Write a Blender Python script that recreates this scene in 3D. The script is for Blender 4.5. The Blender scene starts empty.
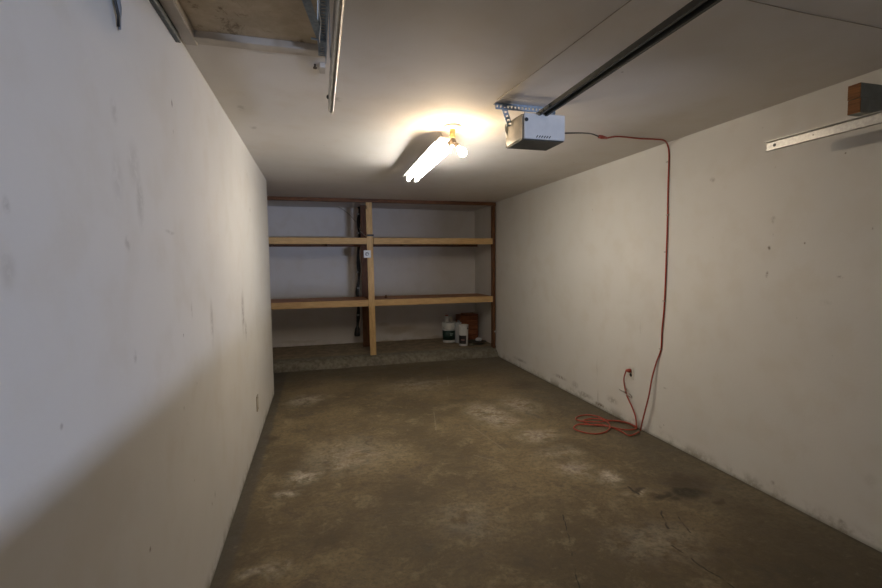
import bpy, bmesh, math, random
from mathutils import Vector, Matrix
random.seed(7)
C = bpy.context.scene.collection
PI = math.pi
# ---------------------------------------------------------------- room measures (metres)
H = 2.44; XL = -0.526; XR = 2.7346; YF = -0.62; YD = 6.68; YLEND = 5.456; YB = 7.83
XAL = -1.25; XAR = 2.79; SLAB = 0.13
# ---------------------------------------------------------------- camera (measured from the photograph)
FPX, YAW, PITCH, ROLL, CH = 450.0, 0.2666, 0.0692, -0.0102, 1.497
cw = Vector((math.sin(YAW)*math.cos(PITCH), math.cos(YAW)*math.cos(PITCH), -math.sin(PITCH)))
r0 = Vector((math.cos(YAW), -math.sin(YAW), 0)); u0 = r0.cross(cw)
cr = r0*math.cos(ROLL) + u0*math.sin(ROLL); cu = -r0*math.sin(ROLL) + u0*math.cos(ROLL)
CO = Vector((0, 0, CH))
def ray(x, y): return cw + cr*((x-441)/FPX) + cu*((294-y)/FPX)
def atX(x, y, X): d = ray(x, y); return CO + d*(X/d.x)
def atY(x, y, Y): d = ray(x, y); return CO + d*(Y/d.y)
def atZ(x, y, Z): d = ray(x, y); return CO + d*((Z-CH)/d.z)
# ---------------------------------------------------------------- mesh helpers
class MB:
    def __init__(s): s.bm = bmesh.new()
    def box(s, x0, x1, y0, y1, z0, z1, bev=0):
        return s.boxm(Matrix.Translation(((x0+x1)/2, (y0+y1)/2, (z0+z1)/2)) @ Matrix.Diagonal((x1-x0, y1-y0, z1-z0, 1)), bev)
    def boxm(s, M, bev=0):
        g = bmesh.ops.create_cube(s.bm, size=1, matrix=M)
        if bev:
            es = list({e for v in g['verts'] for e in v.link_edges})
            bmesh.ops.bevel(s.bm, geom=es, offset=bev, segments=2, affect='EDGES', profile=0.5)
        return s
    def bar(s, a, b, w, h, up=Vector((0, 0, 1)), bev=0):
        a = Vector(a); b = Vector(b); d = (b-a); L = d.length; d.normalize()
        x = d.cross(up); x.normalize(); z = x.cross(d)
        M = Matrix(((x.x, d.x, z.x, 0), (x.y, d.y, z.y, 0), (x.z, d.z, z.z, 0), (0, 0, 0, 1)))
        return s.boxm(Matrix.Translation((a+b)/2) @ M @ Matrix.Diagonal((w, L, h, 1)), bev)
    def tube(s, pts, r, n=10, smooth=True, cap=True):
        pts = [Vector(p) for p in pts]; rs = r if isinstance(r, (list, tuple)) else [r]*len(pts)
        rings = []; t0 = (pts[1]-pts[0]).normalized()
        nrm = t0.orthogonal().normalized()
        for i, p in enumerate(pts):
            t = (pts[min(i+1, len(pts)-1)] - pts[max(i-1, 0)])
            t = t.normalized() if t.length > 1e-9 else t0
            nrm = (nrm - t*nrm.dot(t)); nrm = nrm.normalized() if nrm.length > 1e-6 else t.orthogonal().normalized()
            b = t.cross(nrm)
            rings.append([s.bm.verts.new(p + (nrm*math.cos(2*PI*k/n) + b*math.sin(2*PI*k/n))*rs[i]) for k in range(n)])
        for a, b in zip(rings, rings[1:]):
            for k in range(n):
                f = s.bm.faces.new((a[k], a[(k+1) % n], b[(k+1) % n], b[k])); f.smooth = smooth
        if cap:
            s.bm.faces.new(rings[0][::-1]); s.bm.faces.new(rings[-1])
        return s
    def lathe(s, c, prof, n=32, axis=Vector((0, 0, 1)), smooth=True):
        c = Vector(c); axis = Vector(axis).normalized(); u = axis.orthogonal().normalized(); v = axis.cross(u); rings = []
        for (r, z) in prof:
            r = max(r, 0.0004)
            rings.append([s.bm.verts.new(c + axis*z + (u*math.cos(2*PI*k/n) + v*math.sin(2*PI*k/n))*r) for k in range(n)])
        for a, b in zip(rings, rings[1:]):
            for k in range(n):
                f = s.bm.faces.new((a[k], a[(k+1) % n], b[(k+1) % n], b[k])); f.smooth = smooth
        s.bm.faces.new(rings[0][::-1]); s.bm.faces.new(rings[-1])
        return s
    def prism(s, poly, z0, z1, M=Matrix.Identity(4)):
        lo = [s.bm.verts.new(M @ Vector((x, y, z0))) for x, y in poly]; hi = [s.bm.verts.new(M @ Vector((x, y, z1))) for x, y in poly]
        s.bm.faces.new(lo[::-1]); s.bm.faces.new(hi)
        for i in range(len(poly)):
            j = (i+1) % len(poly); s.bm.faces.new((lo[i], lo[j], hi[j], hi[i]))
        return s
    def build(s, name, mat, parent=None):
        bmesh.ops.recalc_face_normals(s.bm, faces=s.bm.faces[:])
        off = parent_loc(parent)
        bmesh.ops.translate(s.bm, verts=s.bm.verts[:], vec=-off)
        me = bpy.data.meshes.new(name); s.bm.to_mesh(me); s.bm.free()
        for m in (mat if isinstance(mat, (list, tuple)) else [mat]): me.materials.append(m)
        o = bpy.data.objects.new(name, me); C.objects.link(o)
        if parent is not None: o.parent = parent
        return o
def parent_loc(p):
    v = Vector((0, 0, 0))
    while p is not None: v += p.location; p = p.parent
    return v
def tag(o, label, cat, group=None):
    o['label'] = label; o['category'] = cat
    if group: o['group'] = group
    return o
def thing(name, label, cat, loc, group=None):
    o = bpy.data.objects.new(name, None); C.objects.link(o); o.location = loc; o.empty_display_size = 0.1
    return tag(o, label, cat, group)
def solo(mb, name, mat, loc, label, cat, group=None):          # one-mesh thing with its origin at its base
    t = bpy.data.objects.new('tmp', None); t.location = loc
    o = mb.build(name, mat, t); o.parent = None; o.location = loc
    bpy.data.objects.remove(t)
    return tag(o, label, cat, group)
def struct(o): o['kind'] = 'structure'; return o
def smooth_path(P, k=6):
    P = [Vector(p) for p in P]; out = []
    for i in range(len(P)-1):
        a = P[max(i-1, 0)]; b = P[i]; c = P[i+1]; d = P[min(i+2, len(P)-1)]
        for j in range(k):
            t = j/k
            out.append(0.5*((2*b) + (c-a)*t + (2*a-5*b+4*c-d)*t*t + (3*b-a-3*c+d)*t**3))
    out.append(P[-1]); return out
# ---------------------------------------------------------------- material helpers
class N:
    def __init__(s, name):
        s.m = bpy.data.materials.new(name); s.m.use_nodes = True; s.t = s.m.node_tree
        s.b = s.t.nodes['Principled BSDF']; s.tc = s.t.nodes.new('ShaderNodeTexCoord'); s.co = s.tc.outputs['Object']
    def new(s, ty, **kw):
        n = s.t.nodes.new(ty)
        for k, v in kw.items(): setattr(n, k, v)
        return n
    def lk(s, a, b): s.t.links.new(a, b)
    def setin(s, n, i, v):
        if hasattr(v, 'is_linked') or hasattr(v, 'links'): s.lk(v, n.inputs[i])
        else: n.inputs[i].default_value = v
    def math(s, op, a, b=0.0, c=None, clamp=False):
        n = s.new('ShaderNodeMath', operation=op); n.use_clamp = clamp
        s.setin(n, 0, a); s.setin(n, 1, b)
        if c is not None: s.setin(n, 2, c)
        return n.outputs[0]
    def vm(s, op, a, b=None, sc=None, out=0):
        n = s.new('ShaderNodeVectorMath', operation=op); s.setin(n, 0, a)
        if b is not None: s.setin(n, 1, b)
        if sc is not None: s.setin(n, 'Scale', sc)
        return n.outputs['Value'] if out else n.outputs['Vector']
    def noise(s, scale, detail=4, rough=0.55, co=None, stretch=None, dist=0, color=False):
        n = s.new('ShaderNodeTexNoise'); n.inputs['Scale'].default_value = scale; n.inputs['Detail'].default_value = detail
        n.inputs['Roughness'].default_value = rough; n.inputs['Distortion'].default_value = dist
        v = co if co is not None else s.co
        if stretch: v = s.vm('MULTIPLY', v, stretch)
        s.lk(v, n.inputs['Vector'])
        return n.outputs['Color' if color else 'Fac']
    def mr(s, v, a, b, c=0.0, d=1.0, smooth=True):
        n = s.new('ShaderNodeMapRange'); n.interpolation_type = 'SMOOTHSTEP' if smooth else 'LINEAR'
        s.setin(n, 0, v); n.inputs[1].default_value = a; n.inputs[2].default_value = b; n.inputs[3].default_value = c; n.inputs[4].default_value = d
        return n.outputs[0]
    def mix(s, f, a, b, mode='MIX'):
        n = s.new('ShaderNodeMix', data_type='RGBA', blend_type=mode)
        s.setin(n, 0, f)
        for i, v in ((6, a), (7, b)):
            if isinstance(v, tuple): n.inputs[i].default_value = (*v, 1) if len(v) == 3 else v
            else: s.lk(v, n.inputs[i])
        return n.outputs[2]
    def warp(s, amt, scale, co=None):
        c = s.noise(scale, 3, color=True, co=co); d = s.vm('SUBTRACT', c, (0.5, 0.5, 0.5))
        return s.vm('ADD', co if co is not None else s.co, s.vm('SCALE', d, sc=amt))
    def spot(s, co, c, rad, soft=0.6):                         # soft ellipsoid mask; rad a 3-tuple of metres
        v = s.vm('SUBTRACT', co, tuple(c)); v = s.vm('MULTIPLY', v, tuple(1/r for r in rad))
        return s.mr(s.vm('LENGTH', v, out=1), 1.0, 1.0-soft)
    def seg(s, co, a, b, w):                                    # mask of a thin line between a and b
        a = Vector(a); b = Vector(b); ab = b-a
        pa = s.vm('SUBTRACT', co, tuple(a)); d = s.vm('DOT_PRODUCT', pa, tuple(ab/ab.dot(ab)), out=1)
        h = s.math('MAXIMUM', s.math('MINIMUM', d, 1.0), 0.0)
        q = s.vm('SUBTRACT', pa, s.vm('SCALE', tuple(ab), sc=h))
        return s.mr(s.vm('LENGTH', q, out=1), w, w*0.25)
    def union(s, L):
        o = L[0]
        for x in L[1:]: o = s.math('MAXIMUM', o, x)
        return o
    def bump(s, h, strength=0.3, dist=0.01):
        n = s.new('ShaderNodeBump'); n.inputs['Strength'].default_value = strength; n.inputs['Distance'].default_value = dist
        s.lk(h, n.inputs['Height']); s.lk(n.outputs[0], s.b.inputs['Normal'])
    def col(s, v):
        if isinstance(v, tuple): s.b.inputs['Base Color'].default_value = (*v, 1)
        else: s.lk(v, s.b.inputs['Base Color'])
    def done(s, rough=0.6, metal=0.0, spec=None):
        if isinstance(rough, float): s.b.inputs['Roughness'].default_value = rough
        else: s.lk(rough, s.b.inputs['Roughness'])
        s.b.inputs['Metallic'].default_value = metal
        if spec is not None: s.b.inputs['Specular IOR Level'].default_value = spec
        return s.m
def simple(name, c, rough=0.6, metal=0.0, var=0.12, scale=25, bump=0.0, spec=None):
    n = N(name); f = n.noise(scale, 4)
    n.col(n.mix(n.mr(f, 0.3, 0.7), tuple(x*(1-var) for x in c), tuple(min(1, x*(1+var)) for x in c)))
    if bump: n.bump(f, bump, 0.004)
    return n.done(rough, metal, spec)
def emit(name, c, strength):
    m = bpy.data.materials.new(name); m.use_nodes = True; t = m.node_tree; t.nodes.clear()
    e = t.nodes.new('ShaderNodeEmission'); e.inputs[0].default_value = (*c, 1); e.inputs[1].default_value = strength
    o = t.nodes.new('ShaderNodeOutputMaterial'); t.links.new(e.outputs[0], o.inputs[0]); return m
# ---------------------------------------------------------------- painted wall materials
def wall_mat(name, base, scuffs=(), stains=(), grime_z=None):
    n = N(name)
    big = n.noise(0.9, 3); mid = n.noise(5, 5)
    c = n.mix(n.mr(big, 0.35, 0.7), tuple(x*0.95 for x in base), base)
    c = n.mix(n.mr(mid, 0.45, 0.7, 0, 0.45), c, tuple(x*y for x, y in zip(base, (0.90, 0.87, 0.82))))
    sp = n.new('ShaderNodeTexVoronoi'); sp.inputs['Scale'].default_value = 4.5; n.lk(n.co, sp.inputs['Vector'])
    fleck = n.math('MULTIPLY', n.mr(sp.outputs['Distance'], 0.035, 0.015), n.mr(n.noise(1.3, 2), 0.5, 0.62))
    c = n.mix(n.math('MULTIPLY', fleck, 0.6), c, (0.22, 0.18, 0.13))
    if grime_z is not None:                                      # splashed dirt along the foot of the wall
        sx = n.new('ShaderNodeSeparateXYZ'); n.lk(n.co, sx.inputs[0])
        low = n.math('MULTIPLY', n.mr(sx.outputs[2], grime_z, 0.0), n.mr(n.noise(6, 6, 0.75), 0.42, 0.62))
        c = n.mix(n.math('MULTIPLY', low, 0.75), c, (0.24, 0.20, 0.14))
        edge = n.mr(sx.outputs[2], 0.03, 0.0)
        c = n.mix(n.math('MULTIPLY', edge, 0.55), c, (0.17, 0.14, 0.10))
    if scuffs:
        w = n.warp(0.03, 9); brk = n.mr(n.noise(24, 5, 0.75), 0.36, 0.54)
        m = n.union([n.math('MULTIPLY', n.spot(w, cc, rr, 0.9), st) for cc, rr, st in scuffs])
        c = n.mix(n.math('MULTIPLY', m, brk), c, (0.15, 0.11, 0.07))
    if stains:
        w = n.warp(0.12, 4)
        m = n.union([n.math('MULTIPLY', n.spot(w, cc, rr, 0.7), st) for cc, rr, st in stains])
        c = n.mix(m, c, (0.40, 0.32, 0.21))
    n.col(c); h = n.math('ADD', n.noise(60, 3), n.math('MULTIPLY', n.noise(3, 2), 3.0)); n.bump(h, 0.12, 0.006)
    return n.done(0.72, 0.0, 0.25)
def L_(x, y): return atX(x, y, XL)
def R_(x, y): return atX(x, y, XR)
sc = []
for x, y, ry, rz, st in ((212, 322, .05, .16, .35), (243, 312, .09, .22, .55), (246, 330, .05, .10, .6), (257, 400, .06, .05, .6), (134, 165, .06, .10, .16), (118, 180, .05, .10, .14),
                         (140, 200, .04, .12, .25), (114, 110, .03, .05, .2), (172, 104, .012, .02, .8), (173, 131, .008, .012, .8), (183, 335, .01, .012, .8), (184, 408, .008, .012, .9),
                         (212, 505, .01, .012, .9), (215, 494, .01, .03, .9), (197, 383, .008, .01, .8), (247, 175, .03, .03, .6), (135, 358, .02, .03, .4), (62, 428, .01, .01, .5),
                         (150, 550, .012, .012, .8), (8, 270, .03, .05, .18), (5, 203, .015, .02, .3), (128, 244, .03, .03, .3), (250, 210, .06, .03, .4), (192, 310, .02, .05, .25), (170, 232, .08, .01, .3)):
    p = L_(x, y); sc.append(((XL, p.y, p.z), (.05, ry, rz), st))
M_LEFT = wall_mat('painted_wall_scuffed', (0.64, 0.61, 0.56), sc, (), 0.10)
sr = []
for x, y, ry, rz, st in ((773, 235, .006, .012, .9), (769, 248, .012, .02, .9), (767, 275, .014, .03, .8), (773, 220, .02, .03, .4), (805, 243, .008, .01, .8), (840, 277, .025, .012, .8),
                         (712, 180, .03, .03, .5), (713, 237, .008, .008, .8), (775, 167, .007, .008, .8), (846, 153, .008, .008, .8), (872, 228, .006, .01, .6), (665, 388, .03, .01, .5),
                         (600, 405, .14, .03, .9), (612, 400, .12, .05, .5), (585, 395, .2, .04, .5), (560, 377, .2, .03, .6), (520, 360, .3, .03, .5), (598, 398, .012, .12, .5), (597, 370, .008, .2, .3),
                         (575, 385, .1, .06, .35), (660, 427, .02, .02, .5), (772, 482, .02, .02, .5), (842, 522, .03, .03, .4), (870, 480, .04, .05, .12), (826, 303, .05, .02, .15), (640, 330, .01, .1, .15)):
    p = R_(x, y); sr.append(((XR, p.y, max(p.z, 0)), (.05, ry, rz), st))
M_RIGHT = wall_mat('painted_wall_pinholed', (0.66, 0.63, 0.575), sr, (), 0.10)
bs = []
for x, y, rx, rz, st in ((400, 330, .45, .10, .5), (425, 333, .4, .12, .4), (436, 338, .25, .08, .7), (300, 342, .5, .03, .3), (400, 341, 1.6, .03, .6), (385, 325, .15, .05, .4)):
    p = atY(x, y, YB); bs.append(((p.x, YB, p.z), (rx, .2, rz), st))
M_BACK = wall_mat('painted_wall_alcove', (0.70, 0.665, 0.625), [], bs, 0.0 + 0.25)
M_CEIL = wall_mat('painted_ceiling', (0.72, 0.68, 0.63), [((0.13, 2.72, H), (.04, .06, .05), .35), ((-.4, 3.4, H), (.03, .05, .05), .35), ((-.42, 3.0, H), (.03, .07, .05), .3), ((1.5, 2.0, H), (.01, .01, .05), .6)])
# ---------------------------------------------------------------- concrete
def floor_mat():
    n = N('stained_concrete_floor'); F = lambda x, y: atZ(x, y, 0)
    w = n.warp(0.25, 2.2); w2 = n.warp(0.10, 9, w)
    big = n.noise(0.85, 4, 0.6, co=w); mid = n.noise(4.2, 9, 0.72, co=w); fine = n.noise(38, 5, 0.7); tiny = n.noise(160, 3, 0.6)
    c = n.mix(n.mr(big, 0.36, 0.66), (0.098, 0.073, 0.038), (0.195, 0.145, 0.076))
    c = n.mix(n.mr(mid, 0.50, 0.66, 0, 0.55), c, (0.27, 0.215, 0.135))
    c = n.mix(n.mr(mid, 0.47, 0.33, 0, 0.7), c, (0.052, 0.038, 0.021))
    sx = n.new('ShaderNodeSeparateXYZ'); n.lk(n.co, sx.inputs[0])
    wsx = n.new('ShaderNodeSeparateXYZ'); n.lk(n.warp(0.05, 11), wsx.inputs[0])
    # greyer concrete at the far end and along the right wall
    c = n.mix(n.math('MULTIPLY', n.mr(sx.outputs[1], 5.4, 6.4), 0.55), c, (0.12, 0.108, 0.08))
    c = n.mix(n.math('MULTIPLY', n.mr(sx.outputs[0], 1.9, 2.6), 0.45), c, (0.115, 0.10, 0.075))
    # pale scoured patches
    br = n.mr(n.noise(8, 8, 0.75, co=w), 0.38, 0.56)
    pale = []
    for x, y, rx, ry, st in ((306, 476, .17, .16, .8), (293, 492, .13, .08, .7), (340, 466, .16, .14, .5), (305, 400, .35, .28, .45), (350, 455, .5, .5, .3), (275, 570, .10, .10, .5), (255, 575, .12, .05, .5),
                             (490, 415, .28, .55, .6), (540, 435, .28, .22, .55), (520, 405, .25, .45, .5), (575, 470, .2, .2, .5), (612, 478, .15, .14, .8), (640, 492, .14, .07, .6), (560, 455, .3, .2, .3),
                             (660, 540, .4, .3, .25), (420, 385, .7, .4, .3), (470, 520, .3, .3, .2)):
        p = F(x, y); pale.append(n.math('MULTIPLY', n.spot(w2, (p.x, p.y, 0), (rx, ry, 9), 0.9), st))
    c = n.mix(n.math('MULTIPLY', n.union(pale), br), c, (0.50, 0.45, 0.37))
    dark = []
    for x, y, rx, ry, st in ((690, 494, .20, .10, .95), (662, 497, .12, .05, .9), (640, 490, .09, .03, .9), (675, 500, .08, .05, .8), (690, 482, .25, .16, .6), (720, 503, .06, .03, .6), (400, 372, 1.2, .5, .35), (330, 540, .2, .12, .3),
                             (268, 440, .10, .12, .6), (250, 455, .08, .1, .5), (245, 560, .15, .1, .45), (400, 500, .25, .5, .3), (800, 560, .7, .6, .5), (760, 520, .3, .3, .35), (520, 385, .3, .3, .35)):
        p = F(x, y); dark.append(n.math('MULTIPLY', n.spot(w2, (p.x, p.y, 0), (rx, ry, 9), 0.7), st))
    c = n.mix(n.union(dark), c, (0.030, 0.022, 0.014))
    # dirt collected in the joint at the foot of both walls
    c = n.mix(n.math('MULTIPLY', n.mr(wsx.outputs[0], XL+0.10, XL+0.06), 0.75), c, (0.07, 0.065, 0.055))
    c = n.mix(n.math('MULTIPLY', n.mr(sx.outputs[0], XR-0.04, XR-0.005), 0.7), c, (0.07, 0.06, 0.045))
    grain = n.noise(15, 7, 0.75, co=w, stretch=(1, 1.4, 1)); c = n.mix(n.mr(grain, 0.40, 0.54, 0.28, 0), c, (0.055, 0.043, 0.028)); c = n.mix(n.mr(grain, 0.58, 0.72, 0, 0.28), c, (0.30, 0.25, 0.17))
    # cracks
    cr_ = []; cw_ = n.warp(0.05, 7)
    for P_, wd in ((((662, 504), (662, 515), (668, 528)), .008), (((672, 545), (695, 562), (735, 588)), .007), (((676, 514), (690, 533)), .006), (((563, 515), (570, 545), (580, 588)), .005), (((628, 487), (638, 494)), .012)):
        for a, b in zip(P_, P_[1:]):
            cr_.append(n.seg(cw_, F(*a), F(*b), wd))
    c = n.mix(n.math('MULTIPLY', n.union(cr_), 1.0), c, (0.03, 0.024, 0.018))
    scr = []
    for a, b in (((434, 412), (436, 430)), ((470, 425), (505, 450)), ((447, 376), (449, 386)), ((474, 455), (500, 462))):
        scr.append(n.seg(n.co, F(*a), F(*b), .008))
    c = n.mix(n.math('MULTIPLY', n.union(scr), 0.18), c, (0.42, 0.38, 0.32))
    c = n.mix(n.mr(fine, 0.42, 0.66, 0, 0.5), c, (0.07, 0.055, 0.035))
    c = n.mix(n.mr(tiny, 0.62, 0.75, 0, 0.25), c, (0.40, 0.35, 0.27))
    n.col(c); n.bump(n.math('ADD', n.math('MULTIPLY', mid, 2.0), n.math('MULTIPLY', fine, 0.5)), 0.35, 0.012)
    return n.done(n.mr(mid, 0.3, 0.7, 0.62, 0.85), 0.0, 0.3)
M_FLOOR = floor_mat()
def ledge_mat():
    n = N('rough_concrete_ledge'); sx = n.new('ShaderNodeSeparateXYZ'); n.lk(n.warp(0.06, 6), sx.inputs[0])
    f = n.noise(7, 7, 0.7); c = n.mix(n.mr(f, 0.35, 0.68), (0.17, 0.13, 0.08), (0.29, 0.225, 0.14))
    g = n.mix(n.mr(n.noise(16, 6, 0.7), 0.35, 0.65), (0.11, 0.094, 0.064), (0.20, 0.18, 0.135))
    c = n.mix(n.mr(sx.outputs[1], 6.86, 6.72), c, g)
    n.col(c); n.bump(f, 0.6, 0.02); return n.done(0.85)
M_LEDGE = ledge_mat()
# ---------------------------------------------------------------- other materials
def wood(name, a, b, axis=0, knots=True):
    n = N(name); st = [3.0, 3.0, 3.0]; st[axis] = 0.25
    g = n.noise(14, 6, 0.6, stretch=tuple(x*2 for x in st), dist=0.6)
    c = n.mix(n.mr(g, 0.32, 0.68), a, b)
    if knots:
        v = n.new('ShaderNodeTexVoronoi'); v.inputs['Scale'].default_value = 2.6
        s2 = [1.6, 1.6, 1.6]; s2[axis] = 0.9; n.lk(n.vm('MULTIPLY', n.co, tuple(s2)), v.inputs['Vector'])
        k = n.mr(v.outputs['Distance'], 0.10, 0.04); c = n.mix(n.math('MULTIPLY', k, 0.8), c, (0.10, 0.045, 0.015))
    n.col(c); n.bump(g, 0.15, 0.003); return n.done(0.6, 0, 0.3)
M_PINE = wood('pine_lumber_lengthwise', (0.50, 0.31, 0.13), (0.66, 0.44, 0.20), 0)
M_PINEV = wood('pine_lumber_upright', (0.50, 0.31, 0.13), (0.66, 0.45, 0.21), 2)
M_DARKW = wood('weathered_brown_lumber', (0.085, 0.035, 0.015), (0.20, 0.085, 0.035), 0, False)
M_DARKV = wood('weathered_brown_lumber_upright', (0.085, 0.035, 0.015), (0.18, 0.075, 0.03), 2, False)
M_PLY = wood('reddish_plywood', (0.30, 0.13, 0.055), (0.46, 0.22, 0.10), 0, False)
M_ENDG = wood('saw_cut_brown_wood', (0.16, 0.06, 0.015), (0.30, 0.12, 0.03), 1, False)
M_GREYW = simple('grey_green_painted_wood', (0.24, 0.245, 0.21), 0.6, 0, 0.1)
def hatch_m():
    n = N('stained_attic_panel'); f = n.noise(5, 7, 0.7, co=n.warp(0.2, 4))
    c = n.mix(n.mr(f, 0.35, 0.7), (0.42, 0.34, 0.23), (0.56, 0.47, 0.34)); c = n.mix(n.mr(n.noise(6, 7, 0.75, dist=1.5), 0.54, 0.64, 0, 0.75), c, (0.17, 0.12, 0.07))
    n.col(c); return n.done(0.8)
M_HATCH = hatch_m()
M_TRIM = simple('painted_wood_trim', (0.52, 0.47, 0.40), 0.6, 0, 0.08, 12)
M_GALV = simple('galvanised_steel', (0.38, 0.37, 0.345), 0.42, 1.0, 0.12, 60)
M_GALVB = simple('blue_grey_galvanised_steel', (0.30, 0.36, 0.42), 0.45, 0.8, 0.15, 60)
M_CHAN = simple('dull_grey_channel', (0.17, 0.175, 0.16), 0.5, 0.5, 0.15, 50)
M_RAIL = simple('dark_painted_rail_steel', (0.028, 0.031, 0.028), 0.55, 0.0, 0.15, 50)
M_WHITEP = simple('off_white_plastic', (0.66, 0.64, 0.60), 0.4, 0, 0.05, 14)
M_LENS = simple('ivory_plastic_light_cover', (0.19, 0.172, 0.135), 0.3, 0, 0.2, 12)
M_DARKP = simple('dark_grey_sheet_metal', (0.055, 0.055, 0.045), 0.5, 0.2, 0.15)
M_BLACK = simple('black_rubber', (0.015, 0.015, 0.015), 0.5, 0, 0.2)
M_RED = simple('red_vinyl_cable', (0.33, 0.042, 0.02), 0.45, 0, 0.12, 40)
M_PORC = simple('cream_porcelain', (0.70, 0.62, 0.50), 0.3, 0, 0.04)
M_BRASS = simple('aged_brass', (0.50, 0.36, 0.14), 0.35, 1.0, 0.15)
M_SOCK = simple('brown_bakelite', (0.10, 0.07, 0.04), 0.45)
M_ENAMEL = simple('white_enamel_steel', (0.82, 0.82, 0.80), 0.35, 0, 0.03)
M_GREYC = simple('grey_cloth_strap', (0.20, 0.205, 0.215), 0.75, 0, 0.2, 40, 0.3)
M_CANW = simple('white_paint_can', (0.60, 0.59, 0.56), 0.45, 0, 0.08, 18)
M_CANG = simple('grey_blue_can', (0.40, 0.41, 0.42), 0.45, 0, 0.08, 18)
M_LABEL = simple('dark_green_label', (0.008, 0.028, 0.020), 0.5, 0, 0.3, 30)
M_LABEL2 = simple('black_label', (0.014, 0.010, 0.010), 0.5, 0, 0.3, 30)
M_PALE = simple('pale_label_print', (0.22, 0.27, 0.25), 0.5)
M_PINK = simple('dusty_pink_label_print', (0.34, 0.18, 0.16), 0.5)
M_REDCAP = simple('red_plastic_cap', (0.25, 0.03, 0.02), 0.45)
M_JAR = simple('cloudy_beige_plastic', (0.36, 0.31, 0.23), 0.4)
M_BRICK = wood('rusty_brown_box_wood', (0.16, 0.05, 0.02), (0.26, 0.09, 0.035), 0, False)
M_DISH = simple('dark_olive_plastic', (0.06, 0.06, 0.04), 0.5)
M_WIRE = simple('dull_wire', (0.34, 0.29, 0.23), 0.6, 0.0)
M_OUTW = simple('painted_over_plastic', (0.60, 0.56, 0.49), 0.5, 0, 0.04)
M_TAGW = simple('white_plastic_plate', (0.72, 0.73, 0.72), 0.4, 0, 0.03)
M_TAGG = simple('grey_print', (0.16, 0.17, 0.18), 0.5)
# ---------------------------------------------------------------- lamps' light
M_TUBE = emit('glowing_fluorescent_tube', (1.0, 0.96, 0.88), 62.0)
M_BULB = emit('glowing_incandescent_bulb', (1.0, 0.76, 0.50), 165.0)
# ================================================================ SETTING
fl = MB(); fl.box(XAL-0.1, XAR+0.1, YF-0.1, YB+0.1, -0.12, 0.0); struct(fl.build('floor', M_FLOOR))
# raised concrete ledge under the shelves, with a chipped front lip
bm = bmesh.new(); NX, rows = 150, None
prof = [(6.56, -0.01), (6.575, 0.035), (6.60, 0.075), (6.635, 0.110), (6.69, SLAB), (6.85, SLAB), (7.3, SLAB), (YB+0.05, SLAB)]
grid = []
for i in range(NX+1):
    x = XAL + (XAR+0.0-XAL)*i/NX; row = []
    for j, (y, z) in enumerate(prof):
        k = 1.0 if 0 < j < 5 else 0.0
        dy = k*(0.022*math.sin(x*5.1)+0.014*math.sin(x*13.7+1)+0.012*random.uniform(-1, 1)); dz = (0.008*random.uniform(-1, 1) if 1 < j < 4 else 0)
        row.append(bm.verts.new((x, y+dy - (0.0 if x > 0.4 else 0.03), z+dz)))
    grid.append(row)
for a, b in zip(grid, grid[1:]):
    for j in range(len(prof)-1):
        f = bm.faces.new((a[j], b[j], b[j+1], a[j+1])); f.smooth = True
mbx = MB(); mbx.bm.free(); mbx.bm = bm; struct(mbx.build('trim_1', M_LEDGE))
# walls
w = MB(); w.box(XL-0.1, XL, YF, YLEND, 0, H); w.box(XAL, XL-0.1, YLEND-0.1, YLEND, 0, H); w.box(XAL-0.1, XAL, YLEND-0.1, YB, 0, H); struct(w.build('wall_left', M_LEFT))
w = MB(); w.box(XR, XR+0.16, YF, YD, 0, H); w.box(XAR, XAR+0.105, YD, YB, 0, H); struct(w.build('wall_right', M_RIGHT))
w = MB(); w.box(XAL-0.1, XAR+0.105, YB, YB+0.1, 0, H); struct(w.build('wall_back', M_BACK))
w = MB(); w.box(XL-0.1, 0.0, YF-0.1, YF, 0, H); w.box(2.44, XR+0.16, YF-0.1, YF, 0, H); w.box(0, 2.44, YF-0.1, YF, 2.13, H); struct(w.build('wall_front', M_RIGHT))
# ceiling with an attic hatch opening
HX0, HX1, HY0, HY1 = -0.464, 0.030, 0.95, 2.105
w = MB(); T = H+0.12
w.box(XAL-0.1, HX0, YF-0.1, YB+0.1, H, T); w.box(HX1, XAR+0.105, YF-0.1, YB+0.1, H, T); w.box(HX0, HX1, YF-0.1, HY0, H, T); w.box(HX0, HX1, HY1, YB+0.1, H, T)
struct(w.build('ceiling', M_CEIL))
# closed sectional overhead door behind the camera, with a window opening added to shape the daylight
d = MB(); WX0, WX1, WZ0, WZ1 = 0.35, 2.41, 1.08, 1.80
for z0, z1 in ((0.0, 0.53), (0.54, 1.07), (1.81, 2.13)): d.box(0.002, 2.438, YF-0.07, YF-0.02, z0+0.003, z1, 0.006)
d.box(0.002, WX0, YF-0.07, YF-0.02, 1.073, 1.807); d.box(WX1, 2.438, YF-0.07, YF-0.02, 1.073, 1.807)
struct(d.build('door_1', M_ENAMEL))
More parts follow.
